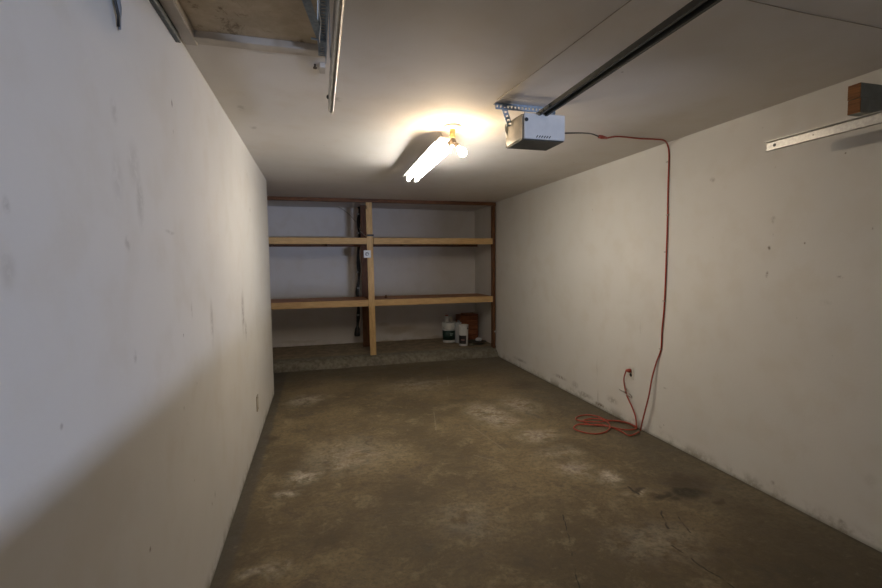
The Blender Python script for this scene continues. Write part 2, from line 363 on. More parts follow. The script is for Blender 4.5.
# ---------------------------------------------------------------- attic hatch
t = thing('attic_hatch', 'stained plywood hatch panel in a painted wood frame in the ceiling', 'attic hatch', (-0.19, 1.56, H))
p = MB(); p.box(HX0+0.004, HX1-0.004, HY0+0.004, HY1-0.004, H+0.014, H+0.034); p.build('hatch_panel', M_HATCH, t)
p = MB(); p.box(HX0-0.048, HX0+0.0, HY0-0.06, HY1+0.075, H-0.014, H-0.001, 0.003); p.build('frame_trim', M_TRIM, t)
p = MB(); p.box(HX0+0.001, HX1+0.035, HY1-0.0, HY1+0.04, H-0.014, H-0.001, 0.003); p.box(HX0+0.001, HX1+0.035, HY1+0.041, HY1+0.075, H-0.007, H-0.001, 0.002); p.build('frame_trim', M_TRIM, t)
p = MB(); p.box(HX0+0.001, HX1+0.035, HY0-0.06, HY0, H-0.014, H-0.001, 0.003); p.build('frame_trim', M_TRIM, t)
p = MB(); p.box(HX1, HX1+0.035, HY0+0.001, HY1-0.001, H-0.014, H-0.001, 0.003); p.build('frame_trim', M_TRIM, t)
p = MB(); p.box(HX0+0.001, HX1-0.001, HY1-0.003, HY1-0.0005, H-0.012, H+0.0135); p.box(HX0+0.0005, HX0+0.003, HY0, HY1-0.004, H-0.012, H+0.0135); p.build('frame_lining', M_TRIM, t)
# ---------------------------------------------------------------- door tracks
def perf_strip(mb, a, b, width, side, thick=0.002, pitch=0.022, hole=0.42):
    """flat steel strip from a to b with a row of square holes; side = direction of the width"""
    a = Vector(a); b = Vector(b); d = (b-a); L = d.length; d.normalize(); side = Vector(side).normalized(); nrm = d.cross(side)
    M0 = Matrix(((side.x, d.x, nrm.x, 0), (side.y, d.y, nrm.y, 0), (side.z, d.z, nrm.z, 0), (0, 0, 0, 1)))
    def bx(c, sx, sy): mb.boxm(Matrix.Translation(c) @ M0 @ Matrix.Diagonal((sx, sy, thick, 1)))
    e = width*(1-hole)/2; m = (a+b)/2
    bx(m + side*(width/2-e/2), e, L); bx(m - side*(width/2-e/2), e, L)
    n = max(1, int(L/pitch)); q = L/n
    for i in range(n+1):
        l = q*0.58 if 0 < i < n else q*0.3
        c = a + d*min(max(i*q, l/2), L-l/2); bx(c, width-2*e, l)
def track(name, label, end, start, flip, group=None):
    x, y1, z = end; y0 = start[1]; t = thing(name, label, 'door track', (x, (y0+y1)/2, z), group)
    s = -1 if flip else 1; hw = 0.031 if flip else 0.023                                     # s: side on which the web stands
    p = MB(); A = Vector(start); B = Vector(end); up = Vector((0, 0, 1))
    web = MB()
    o = Vector((s*0.0, 0, 0))
    web.bar(A+o, B+o, 0.0025, hw*2)
    web.bar(A+Vector((-s*0.013, 0, hw-0.001)), B+Vector((-s*0.013, 0, hw-0.001)), 0.026, 0.0025)
    # curled lower lip
    n = 8
    for k in range(n):
        a0 = PI*k/n; a1 = PI*(k+1)/n; r = 0.010 if flip else 0.005
        c0 = Vector((-s*(r - r*math.cos(a0))*1.0, 0, -hw - r*math.sin(a0))); c1 = Vector((-s*(r - r*math.cos(a1)), 0, -hw - r*math.sin(a1)))
        m = (c0+c1)/2; dirn = (c1-c0); ang = math.atan2(dirn.z, dirn.x)
        nv = Vector((-math.sin(ang), 0, math.cos(ang)))
        web.bar(A+m, B+m, dirn.length*1.15, 0.0025, up=nv)
    web.build('channel', M_GALV, t)
    return t, s
q = atY(331, 112.5, 2.17); TLX, TLZ = q.x-0.010, q.z+0.040
tL_end, tL_start = (TLX, 2.17, TLZ), (TLX, -0.30, TLZ)
t, s = track('door_track', 'steel door track hanging beside the attic hatch', tL_end, tL_start, True)
p = MB(); p.lathe((TLX-0.002, 2.11, TLZ+0.007), [(0.009, -0.008), (0.009, 0.004), (0.004, 0.008)], 12, Vector((-1, 0, 0))); p.build('bolt', M_DARKP, t)
# hanger bits of the left track
hz = H-0.018
p = MB(); perf_strip(p, (0.046, 2.13, hz-0.003), (0.046, 1.25, hz-0.003), 0.034, (1, 0, 0)); perf_strip(p, (0.061, 2.13, hz-0.02), (0.061, 1.25, hz-0.02), 0.034, (0, 0, 1)); p.build('perforated_angle', M_GALVB, t)
p = MB(); p.bar((0.050, 2.02, hz-0.014), (-0.06, 1.42, hz-0.016), 0.030, 0.003); p.build('brace_strap', M_GALVB, t)
p = MB(); perf_strip(p, (0.0655, 1.72, H-0.002), (0.0655, 1.72, TLZ+0.01), 0.034, (0, 1, 0)); p.build('hanger_strap', M_GALVB, t)
p = MB(); p.tube([(0.000, 1.95, 2.405), (0.062, 1.95, 2.40)], 0.004, 8); p.build('bolt_rod', M_GALVB, t)
p = MB(); p.tube(smooth_path([(0.035, 1.99, 2.41), (0.033, 1.9, 2.39), (0.038, 1.83, 2.41), (0.03, 1.7, 2.395), (0.035, 1.5, 2.40)]), 0.002, 6); p.build('safety_cable', M_TAGW, t)
p = MB(); p.box(0.036, 0.062, 2.245, 2.32, H-0.024, H-0.0005, 0.003); p.build('wood_block', M_TRIM, t)
solo(MB().lathe((0.015, 2.275, H), [(0.005, 0), (0.005, -0.012), (0.009, -0.014), (0.009, -0.02), (0.003, -0.022)], 10), 'screw_hook', M_SOCK, (0.015, 2.275, H), 'small dark screw in the ceiling beyond the attic hatch corner', 'screw')
q = atY(767, 147, 2.03); tR_end, tR_start = tuple(q), (q.x, -0.30, q.z)
t, s = track('door_track', 'steel door track end near the right wall, below the sawn wood block', tR_end, tR_start, False)
p = MB(); p.lathe((tR_end[0]-0.0015, 1.985, tR_end[2]), [(0.009, 0), (0.009, 0.0008)], 14, Vector((-1, 0, 0))); p.build('bolt_hole', M_BLACK, t)
p = MB(); p.lathe((tR_end[0]-0.0015, 1.78, tR_end[2]), [(0.0035, 0), (0.0035, 0.002)], 12, Vector((-1, 0, 0))); p.build('bolt', M_DARKP, t)
# ---------------------------------------------------------------- wood blocks carrying the right track
q = atY(861, 82, 1.6); bt = thing('lumber_bracket', 'sawn wood block pair fixed to the right wall above the track', 'wood block', (XR, 1.64, q.z-0.075))
x0 = q.x
p = MB(); perf_strip(p, (tR_end[0]+0.004, 1.0, H), (tR_end[0]+0.004, 1.0, tR_end[2]-0.01), 0.034, (0, 1, 0)); p.build('hanger_strap', M_GALV, t)
for i, (z1, z0, dx) in enumerate(((q.z, q.z-0.070, 0.0), (q.z-0.0705, q.z-0.139, 0.004))):
    p = MB(); p.box(x0+dx+0.004, XR+0.001, 1.60, 1.655, z0, z1, 0.002); b = p.build('board', M_GREYW, bt)
    p = MB(); p.box(x0+dx, x0+dx+0.004, 1.601, 1.654, z0+0.001, z1-0.001); p.build('end_grain', M_ENDG, b)['label'] = 'bare brown sawn end'
# ---------------------------------------------------------------- grey channel along left wall top and the hanging strap
p = MB(); p.box(XL+0.0005, XL+0.010, 0.9, 2.09, H-0.048, H-0.001, 0.003); p.box(XL+0.010, XL+0.020, 0.9, 2.09, H-0.048, H-0.038, 0.002)
solo(p, 'metal_channel', M_CHAN, (XL, 1.5, H-0.03), 'dull grey metal channel along the top of the left wall', 'channel')
a = atX(117.5, 0, XL+0.012)
st = thing('hanging_strap', 'twisted dark grey strap end hanging on the left wall near the ceiling', 'strap', (XL+0.01, a.y, H-0.01))
p = MB(); zb0 = atX(119, 28, XL+0.01).z
def strip(mb, rowsx, x):
    vs = []
    for (z, y0, y1, dx) in rowsx:
        vs.append([mb.bm.verts.new((x+dx, y0, z)), mb.bm.verts.new((x+dx+0.004, (y0+y1)/2, z)), mb.bm.verts.new((x+dx, y1, z)), mb.bm.verts.new((x+dx-0.004, (y0+y1)/2, z))])
    for A, B in zip(vs, vs[1:]):
        for k in range(4):
            f = mb.bm.faces.new((A[k], A[(k+1) % 4], B[(k+1) % 4], B[k])); f.smooth = True
    mb.bm.faces.new(vs[0]); mb.bm.faces.new(vs[-1][::-1])
y = a.y
strip(p, [(H-0.012, y-0.016, y+0.018, 0.008), (2.36, y-0.016, y+0.02, 0.01), (2.29, y-0.015, y+0.018, 0.012), (2.245, y-0.014, y+0.018, 0.013), (2.222, y-0.010, y+0.022, 0.014), (2.202, y-0.003, y+0.020, 0.013), (2.188, y+0.008, y+0.018, 0.01), (zb0, y+0.013, y+0.016, 0.008)], XL)
p.build('webbing', M_GREYC, st)
p = MB(); strip(p, [(H-0.012, y-0.030, y-0.016, 0.006), (2.3, y-0.028, y-0.014, 0.008), (2.24, y-0.030, y-0.012, 0.01), (2.212, y-0.020, y-0.002, 0.012), (2.19, y-0.008, y+0.010, 0.012), (zb0+0.006, y+0.006, y+0.014, 0.007)], XL)
p.build('edge_binding', M_BLACK, st)
# ================================================================ SHELVING
sh = thing('shelving_unit', 'built-in lumber shelving with two tiers across the back alcove', 'shelving', (1.1, YD, SLAB))
ZU, ZL_ = 1.876, 0.96; SX1 = XR-0.055
def lum(name, mat, *b, par=sh, bev=0.003): return MB().box(*b, bev).build(name, mat, par)
lum('header_beam', M_DARKW, XAL+0.01, XR+0.05, YD+0.005, YD+0.045, 2.388, H-0.001)
lum('ledger_strip', M_DARKW, XAL+0.01, XR+0.05, YD+0.046, YD+0.09, 2.40, H-0.001)
lum('side_post', M_DARKV, XR-0.052, XR-0.012, YD+0.0, YD+0.088, SLAB-0.01, 2.386)['label'] = 'dark brown post at the right wall'
# front middle post leans slightly: its foot stands a little to the right
p = MB(); p.bar((0.757+0.012, YD+0.015, SLAB), (0.757-0.012, YD+0.015, 2.387), 0.089, 0.038, up=Vector((0, 1, 0)), bev=0.003); mp = p.build('post', M_PINEV, sh); mp['label'] = 'pale pine front post'
px = (atY(362.2, 300, 7.42).x)
lum('rear_post', M_DARKV, px, px+0.12, 7.41, 7.45, SLAB, H-0.002)['label'] = 'dark brown rear post'
for nm, zt in (('upper', ZU), ('lower', ZL_)):
    for xa, xb in ((XAL+0.02, 0.713), (0.803, SX1)):
        lum('face_board', M_PINE, xa, xb, YD, YD+0.038, zt-0.095, zt-0.002)
        lum('shelf_board', M_PLY, xa, xb, YD+0.039, 7.40, zt-0.018, zt)
        for k in range(2):
            xj = xa+0.15+(xb-xa-0.3)*(0.25+0.5*k); lum('joist', M_DARKW, xj, xj+0.038, YD+0.04, 7.39, zt-0.10, zt-0.019)
    lum('face_board', M_PINE, 0.7135, 0.8025, YD+0.0345, YD+0.07, zt-0.095, zt-0.002)
    lum('rear_cleat', M_DARKW, XAL+0.02, SX1, 7.371, 7.409, zt-0.107, zt-0.019)
# strap and little plate on the post
p = MB(); zz = atY(370, 235.3, YD-0.005).z; p.box(0.708, 0.808, YD-0.012, YD-0.0055, zz-0.014, zz+0.014); p.build('post_strap', M_BLACK, sh)
c = atY(367.4, 254, YD-0.01)
tp = thing('wall_plate', 'small white printed plate fixed to the pine middle post', 'plate', (c.x, YD-0.006, c.z))
MB().box(c.x-0.054, c.x+0.050, YD-0.016, YD-0.005, c.z-0.055, c.z+0.055, 0.006).build('plate', M_TAGW, tp)
p = MB()
for k in range(26):
    a1 = k/26*2*PI*1.7; rr = 0.010+0.020*k/26; a2 = (k+1)/26*2*PI*1.7; r2 = 0.010+0.020*(k+1)/26
    p.bar((c.x-0.002+rr*math.cos(a1), YD-0.0165, c.z+rr*math.sin(a1)), (c.x-0.002+r2*math.cos(a2), YD-0.0165, c.z+r2*math.sin(a2)), 0.009, 0.001, up=Vector((0, 1, 0)))
p.build('print', M_TAGG, tp)
# little knob left on the lower right shelf
kc = atY(386, 295, 6.95)
solo(MB().lathe((kc.x, 6.95, ZL_), [(0.022, 0.001), (0.024, 0.012), (0.014, 0.022), (0.010, 0.045), (0.004, 0.05)], 14), 'wooden_knob', M_DARKV, (kc.x, 6.95, ZL_), 'small dark wooden knob standing on the lower right shelf', 'knob')
# ---------------------------------------------------------------- cable bundle behind the shelves
cb = thing('cable_bundle', 'black taped cable bundle running down behind the shelves by the post', 'cables', (atY(358, 300, 7.62).x, 7.62, SLAB))
def wig(pxs, Y): return smooth_path([atY(x, y, Y) for x, y in pxs], 4)
P1 = [atY(359, 200, 7.62)]; P1[0].z = H-0.004
P1 += [atY(x, y, 7.62) for x, y in ((359.5, 210), (358.5, 225), (359.5, 240), (358, 255), (359, 275), (357.5, 292), (358.5, 310), (357.5, 326), (357.3, 336))]
pp = smooth_path(P1, 5); rs = [0.026 + 0.007*math.sin(i*0.9) + (0.018 if i > len(pp)-6 else 0) for i in range(len(pp))]
MB().tube(pp, rs, 12).build('cable_sleeve', M_BLACK, cb)
P2 = [v + Vector((0.045, -0.02, 0)) + Vector((0.018*math.sin(i*1.9), 0, 0)) for i, v in enumerate(P1)]
MB().tube(smooth_path(P2, 5), 0.010, 8).build('grey_cable', M_CANG, cb)
MB().tube(smooth_path([atY(287, 203, 7.7), atY(330, 205, 7.7), atY(345, 211, 7.68), atY(356, 222, 7.64)], 5), 0.006, 6).build('thin_wire', M_WIRE, cb)
MB().tube(smooth_path([atY(359, 228, 7.58), atY(362, 233, 7.3), atY(367, 237, 6.95)], 5), 0.005, 6).build('thin_wire', M_WIRE, cb)
for yv in (214, 233, 246, 272, 288, 315):
    v = atY(358.5+random.uniform(-1, 1), yv, 7.57); MB().box(v.x-0.03, v.x+0.01, 7.56, 7.58, v.z-0.014, v.z+0.014, 0.004).build('tie', M_CANG, cb)
# ---------------------------------------------------------------- cans and clutter on the ledge
def can(cx, cy, z0, r, h, name, label, cat, body, lidm, labelm=None, lz=(0.15, 0.6), rim=True):
    t = thing(name, label, cat, (cx, cy, z0))
    MB().lathe((cx, cy, z0), [(r*0.93, 0.0), (r*0.94, 0.005), (r*0.96, h*0.5), (r, h*0.88), (r, h*0.95), (r*0.97, h*0.955)], 36).build('body', body, t)
    MB().lathe((cx, cy, z0), [(r*1.0, h*0.956), (r*1.05, h*0.958), (r*1.05, h*0.985), (r*0.9, h), (r*0.85, h*0.985)], 36).build('lid', lidm, t)
    if labelm:
        MB().lathe((cx, cy, z0), [(r*0.97, h*lz[0]), (r*0.982, h*lz[0]), (r*0.995, h*lz[1]), (r*0.985, h*lz[1])], 36).build('label_band', labelm, t)
    return t
def base(x, y): return atZ(x, y, SLAB)
bY = 7.42
b1 = atY(449.2, 341, bY); s_px = lambda Y: (Y*math.cos(YAW)+b1.x*math.sin(YAW))/FPX
k = s_px(bY); R1 = 6.7*k; H1 = 20*k
bk = can(b1.x, bY, SLAB+0.001, R1, H1, 'paint_bucket', 'large white bucket with a dark green label on the concrete ledge', 'bucket', M_CANW, M_CANW, M_LABEL, (0.13, 0.60))
MB().lathe((b1.x, bY, SLAB+0.001), [(R1*1.0, H1*0.74), (R1*1.06, H1*0.745), (R1*1.06, H1*0.765), (R1*1.0, H1*0.77)], 36).build('rim_ring', M_CANW, bk)
p = MB()
for i, (zc, a0, wd) in enumerate(((0.45, -0.35, 0.5), (0.38, -0.25, 0.35))):
    for j in range(6):
        an = -PI/2 - 0.15 + a0*0 + wd*(j/6.0); an2 = an + wd/6
        q1 = Vector((b1.x+R1*1.0*math.cos(an), bY+R1*1.0*math.sin(an), SLAB+H1*zc)); q2 = Vector((b1.x+R1*1.0*math.cos(an2), bY+R1*1.0*math.sin(an2), SLAB+H1*zc))
        p.bar(q1, q2, 0.004, 0.012)
p.build('label_print', M_PALE, bk)
hp = []
for j in range(13):
    a = PI*j/12; hp.append((b1.x - R1*1.08*math.cos(a), bY - R1*1.08*math.sin(a), SLAB+H1*(0.80-0.16*math.sin(a))))
MB().tube(hp, 0.003, 6).build('handle', M_GALV, bk)
zt = SLAB + H1 + 0.003
def bottle(cx, cy, z0, r, h, name, label, cat, body, cap):
    t = thing(name, label, cat, (cx, cy, z0))
    MB().lathe((cx, cy, z0), [(r*0.9, 0), (r, 0.006), (r, h*0.72), (r*0.75, h*0.82)], 24).build('body', body, t)
    MB().lathe((cx, cy, z0), [(r*0.8, h*0.8205), (r*0.85, h*0.83), (r*0.85, h*0.98), (r*0.7, h)], 20).build('cap', cap, t)
bottle(b1.x-0.035, bY+0.02, zt, 0.034, 0.125, 'spray_bottle', 'small white bottle with a red cap standing on the bucket lid', 'bottle', M_CANW, M_REDCAP)
bottle(b1.x+0.045, bY+0.02, zt, 0.030, 0.085, 'small_jar', 'cloudy beige jar beside the red-capped bottle on the bucket lid', 'jar', M_JAR, M_JAR)
b2 = atY(463.6, 345.5, 7.03); k2 = (7.03*math.cos(YAW)+b2.x*math.sin(YAW))/FPX
c2 = can(b2.x, 7.03, SLAB+0.001, 4.8*k2, 21*k2, 'paint_can', 'tall white can with a black label in front of the brown box', 'can', M_CANW, M_CANW, None)
def arc_band(cx, cy, r, z0, z1, a0, a1, th=0.002, n=16):
    mb = MB(); poly = [(cx+(r+th)*math.cos(a0+(a1-a0)*i/n), cy+(r+th)*math.sin(a0+(a1-a0)*i/n)) for i in range(n+1)] + [(cx+(r-0.002)*math.cos(a1-(a1-a0)*i/n), cy+(r-0.002)*math.sin(a1-(a1-a0)*i/n)) for i in range(n+1)]
    return mb.prism(poly, z0, z1)
R2 = 4.8*k2; H2 = 21*k2
arc_band(b2.x, 7.03, R2*0.985, SLAB+H2*0.10, SLAB+H2*0.50, -PI/2-1.5, -PI/2+0.25).build('label_band', M_LABEL2, c2)
arc_band(b2.x, 7.03, R2*0.995, SLAB+H2*0.27, SLAB+H2*0.31, -PI/2-0.9, -PI/2-0.1).build('label_print', M_PINK, c2)
p = MB(); p.lathe((b2.x+R2*0.62, 7.03-R2*0.80, SLAB+H2*0.84), [(0.012, 0), (0.012, 0.004)], 12, Vector((0.5, -0.85, 0))); p.build('cap_hole', M_BLACK, c2)
b3 = atY(459.0, 343, 7.25)
c3 = can(b3.x, 7.30, SLAB+0.001, 0.055, 0.35, 'solvent_can', 'grey-blue can squeezed between the bucket and the tall white can', 'can', M_CANG, M_CANG, None)
MB().lathe((b3.x+0.01, 7.30, SLAB+0.352), [(0.02, 0), (0.02, 0.03), (0.016, 0.035)], 16).build('spout_cap', M_TAGG, c3)
b4a = atY(460.5, 335, 7.5); b4b = atY(478, 335, 7.5)
wb = thing('wooden_box', 'rusty brown slatted box behind the cans against the back wall', 'box', ((b4a.x+b4b.x)/2, 7.6, SLAB))
zt4 = atY(470, 315, 7.5).z; hh = zt4-SLAB; n4 = 5
for i in range(n4):
    MB().box(b4a.x, b4b.x, 7.5, 7.52, SLAB+0.002+hh*i/n4, SLAB+hh*(i+1)/n4-0.006, 0.003).build('slat', M_BRICK, wb)
MB().box(b4a.x, b4a.x+0.02, 7.521, 7.76, SLAB+0.002, zt4-0.01).build('side', M_BRICK, wb); MB().box(b4b.x-0.02, b4b.x, 7.521, 7.76, SLAB+0.002, zt4-0.01).build('side', M_BRICK, wb)
MB().box(b4a.x, b4b.x, 7.761, 7.78, SLAB+0.002, zt4-0.01).build('back_panel', M_BRICK, wb); MB().box(b4a.x+0.1, b4b.x+0.0, 7.5, 7.78, zt4-0.008, zt4+0.012).build('lid', M_BRICK, wb)
b5 = atY(477, 342, 7.08)
MBd = MB().lathe((b5.x, 7.08, SLAB), [(0.09, 0.001), (0.10, 0.008), (0.155, 0.04), (0.16, 0.045), (0.15, 0.043), (0.095, 0.015), (0.0, 0.012)], 32)
solo(MBd, 'shallow_dish', M_DISH, (b5.x, 7.08, SLAB), 'shallow dark dish right of the cans near the side post', 'dish')
p = MB(); bmesh.ops.create_icosphere(p.bm, subdivisions=3, radius=0.045, matrix=Matrix.Translation((b5.x+0.02, 7.05, SLAB+0.080)) @ Matrix.Diagonal((1.3, 1, 0.75, 1)))
for v in p.bm.verts: v.co += Vector((random.uniform(-1, 1), random.uniform(-1, 1), random.uniform(-1, 1)))*0.003
for f in p.bm.faces: f.smooth = True
solo(p, 'crumpled_rag', M_CANW, (b5.x+0.02, 7.05, SLAB+0.045), 'small crumpled white rag lying in the dark dish', 'rag')
for q_, rad_ in (((467.5, 337.0), .035), ((471, 339), .028)):
    v = atY(q_[0], q_[1]+3, 6.98)
p = MB(); v = atY(473.5, 341, 6.93); bmesh.ops.create_icosphere(p.bm, subdivisions=2, radius=0.03, matrix=Matrix.Translation((v.x-0.03, 6.93, SLAB+0.02)) @ Matrix.Diagonal((1.4, 1, 0.66, 1)))
solo(p, 'concrete_chip', M_LEDGE, (v.x-0.03, 6.93, SLAB), 'small chip of concrete on the ledge before the dark dish', 'concrete chip')
# white knob on the right post foot
v = atY(496.3, 331.5, YD-0.02); v.x = min(v.x, XR-0.02)
solo(MB().lathe((v.x, YD-0.001, v.z), [(0.012, 0), (0.014, 0.008), (0.01, 0.016), (0.003, 0.018)], 14, Vector((0, -1, 0))), 'wall_peg', M_TAGW, (v.x, YD, v.z), 'tiny white peg on the dark right post low down', 'peg')
# ================================================================ LIGHT FIXTURES
FZ = 2.312
fa = atZ(444.5, 147, FZ); fb = atZ(411.5, 179, FZ)
fdir = (fb-fa).normalized(); fa0 = fa.copy(); fb0 = fa + fdir*1.22; side = Vector((fdir.y, -fdir.x, 0)); UPV = Vector((0, 0, 1))
lf = thing('fluorescent_fixture', 'lit white two-tube shop light hanging under the ceiling', 'fluorescent light', (fa0+fb0)/2+Vector((0, 0, 0.06)))
MB().bar(fa0+UPV*0.040, fb0+UPV*0.040, 0.085, 0.035, bev=0.003).build('housing', M_ENAMEL, lf)
for s in (-1, 1):
    n_ = (side*s*0.5 + UPV*0.30).normalized()
    a_ = side*s*0.0425+UPV*0.048; b_ = side*s*0.084 + UPV*0.020; m_ = (a_+b_)/2; dd = (b_-a_); nn = fdir.cross(dd).normalized()
    MB().bar(fa0+m_, fb0+m_, dd.length, 0.0018, up=nn).build('reflector', M_ENAMEL, lf)
    e = side*s*0.040
    MB().tube([fa0+e+fdir*0.035-UPV*0.010, fb0+e-fdir*0.035-UPV*0.010], 0.0165, 16).build('tube', M_TUBE, lf)
    for q_, sg in ((fa0, 1), (fb0, -1)):
        MB().bar(q_+e+fdir*sg*0.010-UPV*0.008, q_+e+fdir*sg*0.033-UPV*0.008, 0.030, 0.058, bev=0.003).build('lamp_holder', M_ENAMEL, lf)
for q_, sg in ((fa0, 1), (fb0, -1)):
    MB().bar(q_-fdir*0.002*sg+UPV*0.041, q_+fdir*0.002*sg+UPV*0.041, 0.09, 0.034).build('end_plate', M_ENAMEL, lf)
for q_, sg in ((fa0, 1), (fb0, -1)):
    for s in (-1, 1):
        a_ = q_+fdir*sg*0.10+side*s*0.03+UPV*0.057; b_ = q_+fdir*sg*0.10; b_ = Vector((b_.x, b_.y, H-0.001))
        MB().tube([a_, b_], 0.0018, 6).build('hanging_wire', M_GALV, lf)
# bulb socket with twin splitter
cc = atZ(452.5, 126, H)
bl = thing('ceiling_socket', 'porcelain ceiling lampholder with two bare glowing bulbs', 'lamp', (cc.x, cc.y, H))
MB().lathe((cc.x, cc.y, H), [(0.060, -0.001), (0.062, -0.008), (0.050, -0.016), (0.028, -0.022), (0.020, -0.024)], 36).build('canopy', M_PORC, bl)
MB().lathe((cc.x, cc.y, H), [(0.019, -0.0245), (0.019, -0.05), (0.016, -0.055), (0.021, -0.06), (0.021, -0.075), (0.017, -0.082)], 24).build('stem', M_BRASS, bl)
MB().lathe((cc.x, cc.y, H), [(0.014, -0.0825), (0.020, -0.09), (0.030, -0.115), (0.022, -0.122)], 20).build('splitter', M_SOCK, bl)
MB().tube([(cc.x-0.02, cc.y-0.005, H-0.086), (cc.x-0.10, cc.y-0.02, H-0.083)], 0.0025, 6).build('pull_switch', M_WIRE, bl)
for s, dz, ln in ((1, -0.06, 0.062), (-1, 0.0, 0.075)):
    a_ = Vector((cc.x+s*0.012, cc.y, H-0.112)); dv = Vector((s*0.9, -0.05, -1.0 if s > 0 else -0.65)).normalized()
    so = MB().tube([a_, a_+dv*0.035], [0.015, 0.017], 16).build('bulb_socket', M_SOCK, bl)
    MB().lathe(a_+dv*0.0355, [(0.013, 0), (0.014, 0.012), (0.024, 0.030), (0.030, 0.048), (0.029, 0.062), (0.020, 0.076), (0.006, 0.082)], 24, dv).build('bulb', M_BULB, bl)
# ================================================================ DOOR OPENER
op = thing('garage_door_opener', 'white garage door opener with dark rail hung from the ceiling', 'door opener', (1.3, 2.45, 2.3))
OY0, OY1 = 2.38, 2.59
A = atY(524, 114.6, OY0); B = atY(565.8, 116.5, OY0); Cc = atY(564.5, 138, OY0); D = atY(524.5, 141, OY0)
ox0, ox1 = (A.x+D.x)/2, (B.x+Cc.x)/2; oz1 = (A.z+B.z)/2; oz0 = (Cc.z+D.z)/2; oz1 += 0.010
MB().box(ox0, ox1, OY0, OY0+0.012, oz0, oz1, 0.005).build('front_cover', M_WHITEP, op)
MB().box(ox0+0.006, ox1-0.003, OY0+0.0125, OY1, oz0+0.004, oz1-0.004, 0.006).build('housing', M_WHITEP, op)
# side light cover with a curved, flared far lip
poly = []
n = 14
for i in range(n+1):
    tt = i/n; poly.append((OY0+0.012+(OY1+0.012-OY0)*tt, ox0 - 0.006 - 0.008*math.sin(tt*PI*1.0) - (0.004*max(0, tt-0.8)/0.2)))
poly = [(x_, y_) for x_, y_ in poly]; back = [(x_, ox0+0.004) for x_, _ in poly][::-1]
lc = MB(); lc.prism([(b_, a_) for a_, b_ in poly+back], oz0+0.004, oz1-0.006); lc.build('light_cover', M_LENS, op)
lip = MB()
for i in range(10):
    t0, t1 = i/10, (i+1)/10; z0_ = oz1-0.004+(oz0-oz1+0.002)*t0; z1_ = oz1-0.004+(oz0-oz1+0.002)*t1
    xx = lambda t: ox0-0.010-0.008*math.sin(t*2*PI+0.3)
    lip.bar((xx(t0), OY1+0.012, z0_), (xx(t1), OY1+0.012, z1_), 0.010, 0.006, up=Vector((0, 1, 0)))
lip.build('cover_edge', M_WHITEP, op)
MB().box(ox0-0.010, ox1-0.004, OY0+0.006, OY1+0.008, oz0-0.006, oz0-0.0005, 0.002).build('base_plate', M_DARKP, op)
for i in range(6):
    x_ = ox0+0.075+i*0.016; MB().bar((x_, OY0-0.0008, oz0+0.008), (x_+0.010, OY0-0.0008, oz0+0.020), 0.005, 0.0015, up=Vector((0, 1, 0))).build('vent_slot', M_BLACK, op)
MB().lathe((ox0+0.013, OY0-0.0005, oz1-0.040), [(0.011, 0), (0.011, 0.003)], 16, Vector((0, -1, 0))).build('cord_port', M_BLACK, op)
ra = Vector((1.272, 2.50, oz1+0.022)); rbt = atZ(699, 0, 2.305); rbp = ra + (rbt-ra)*((ra.y+0.55)/(ra.y-rbt.y))
rd = (rbp-ra).normalized(); rs_ = rd.cross(UPV).normalized(); ru = rs_.cross(rd)
rl = MB(); rl.bar(ra, rbp, 0.034, 0.003)
for s in (-1, 1): rl.bar(ra+rs_*s*0.0165-ru*0.014, rbp+rs_*s*0.0165-ru*0.014, 0.0025, 0.030); rl.bar(ra+rs_*s*0.0215-ru*0.0285, rbp+rs_*s*0.0215-ru*0.0285, 0.013, 0.0025)
rail = rl.build('rail', M_RAIL, op)
ch = MB(); ch.tube([ra-ru*0.012, rbp-ru*0.012], 0.0045, 6); ch.build('drive_chain', M_CHAN, rail)
for dist in (0.16, 0.24):
    MB().lathe(ra+rd*dist-rs_*(-0.018)*1-ru*0.012, [(0.006, 0), (0.006, 0.004), (0.002, 0.006)], 10, rs_).build('bolt', M_GALV, rail)
    MB().lathe(ra+rd*dist+rs_*(-0.018)-ru*0.012, [(0.006, 0), (0.006, 0.004), (0.002, 0.006)], 10, -rs_).build('bolt', M_GALV, rail)
b0 = atZ(495.5, 102, H); b1_ = atZ(550, 107, H); by = (b0.y+b1_.y)/2
p = MB(); perf_strip(p, (b0.x, by, H-0.022), (b1_.x+0.035, by, H-0.022), 0.036, (0, 0, 1), 0.0025); perf_strip(p, (b0.x, by+0.017, H-0.0035), (b1_.x+0.035, by+0.017, H-0.0035), 0.034, (0, 1, 0), 0.0025)
p.build('perforated_angle', M_GALVB, op)
p = MB(); s0 = atY(503.5, 106, by-0.004); s1 = atY(510, 126, by-0.004); dd = (s1-s0); perf_strip(p, s0, s1, 0.034, (-dd.z, 0, dd.x), 0.0025); p.build('hanger_strap', M_GALVB, op)
p = MB(); s0 = Vector((b1_.x+0.02, by-0.004, H-0.03)); s1 = Vector((ox1-0.03, OY0+0.13, oz1-0.002)); perf_strip(p, s0, s1, 0.030, (1, 0, 0), 0.0025); p.build('hanger_strap', M_GALVB, op)
# black lead of the opener up to the red connector
cA = Vector((ox1-0.004, OY0+0.10, 0)); q0 = atY(566, 133, OY0+0.02)
conn0 = atZ(599, 136.6, 2.405); conn1 = atZ(607, 138, 2.41)
MB().tube(smooth_path([Vector((ox1-0.006, OY0+0.03, q0.z)), atY(575, 133, OY0+0.06), atY(585, 133.2, (OY0+0.06+conn0.y)/2), atY(592, 134, conn0.y-0.03), conn0], 6), 0.0045, 8).build('power_cord', M_BLACK, op)
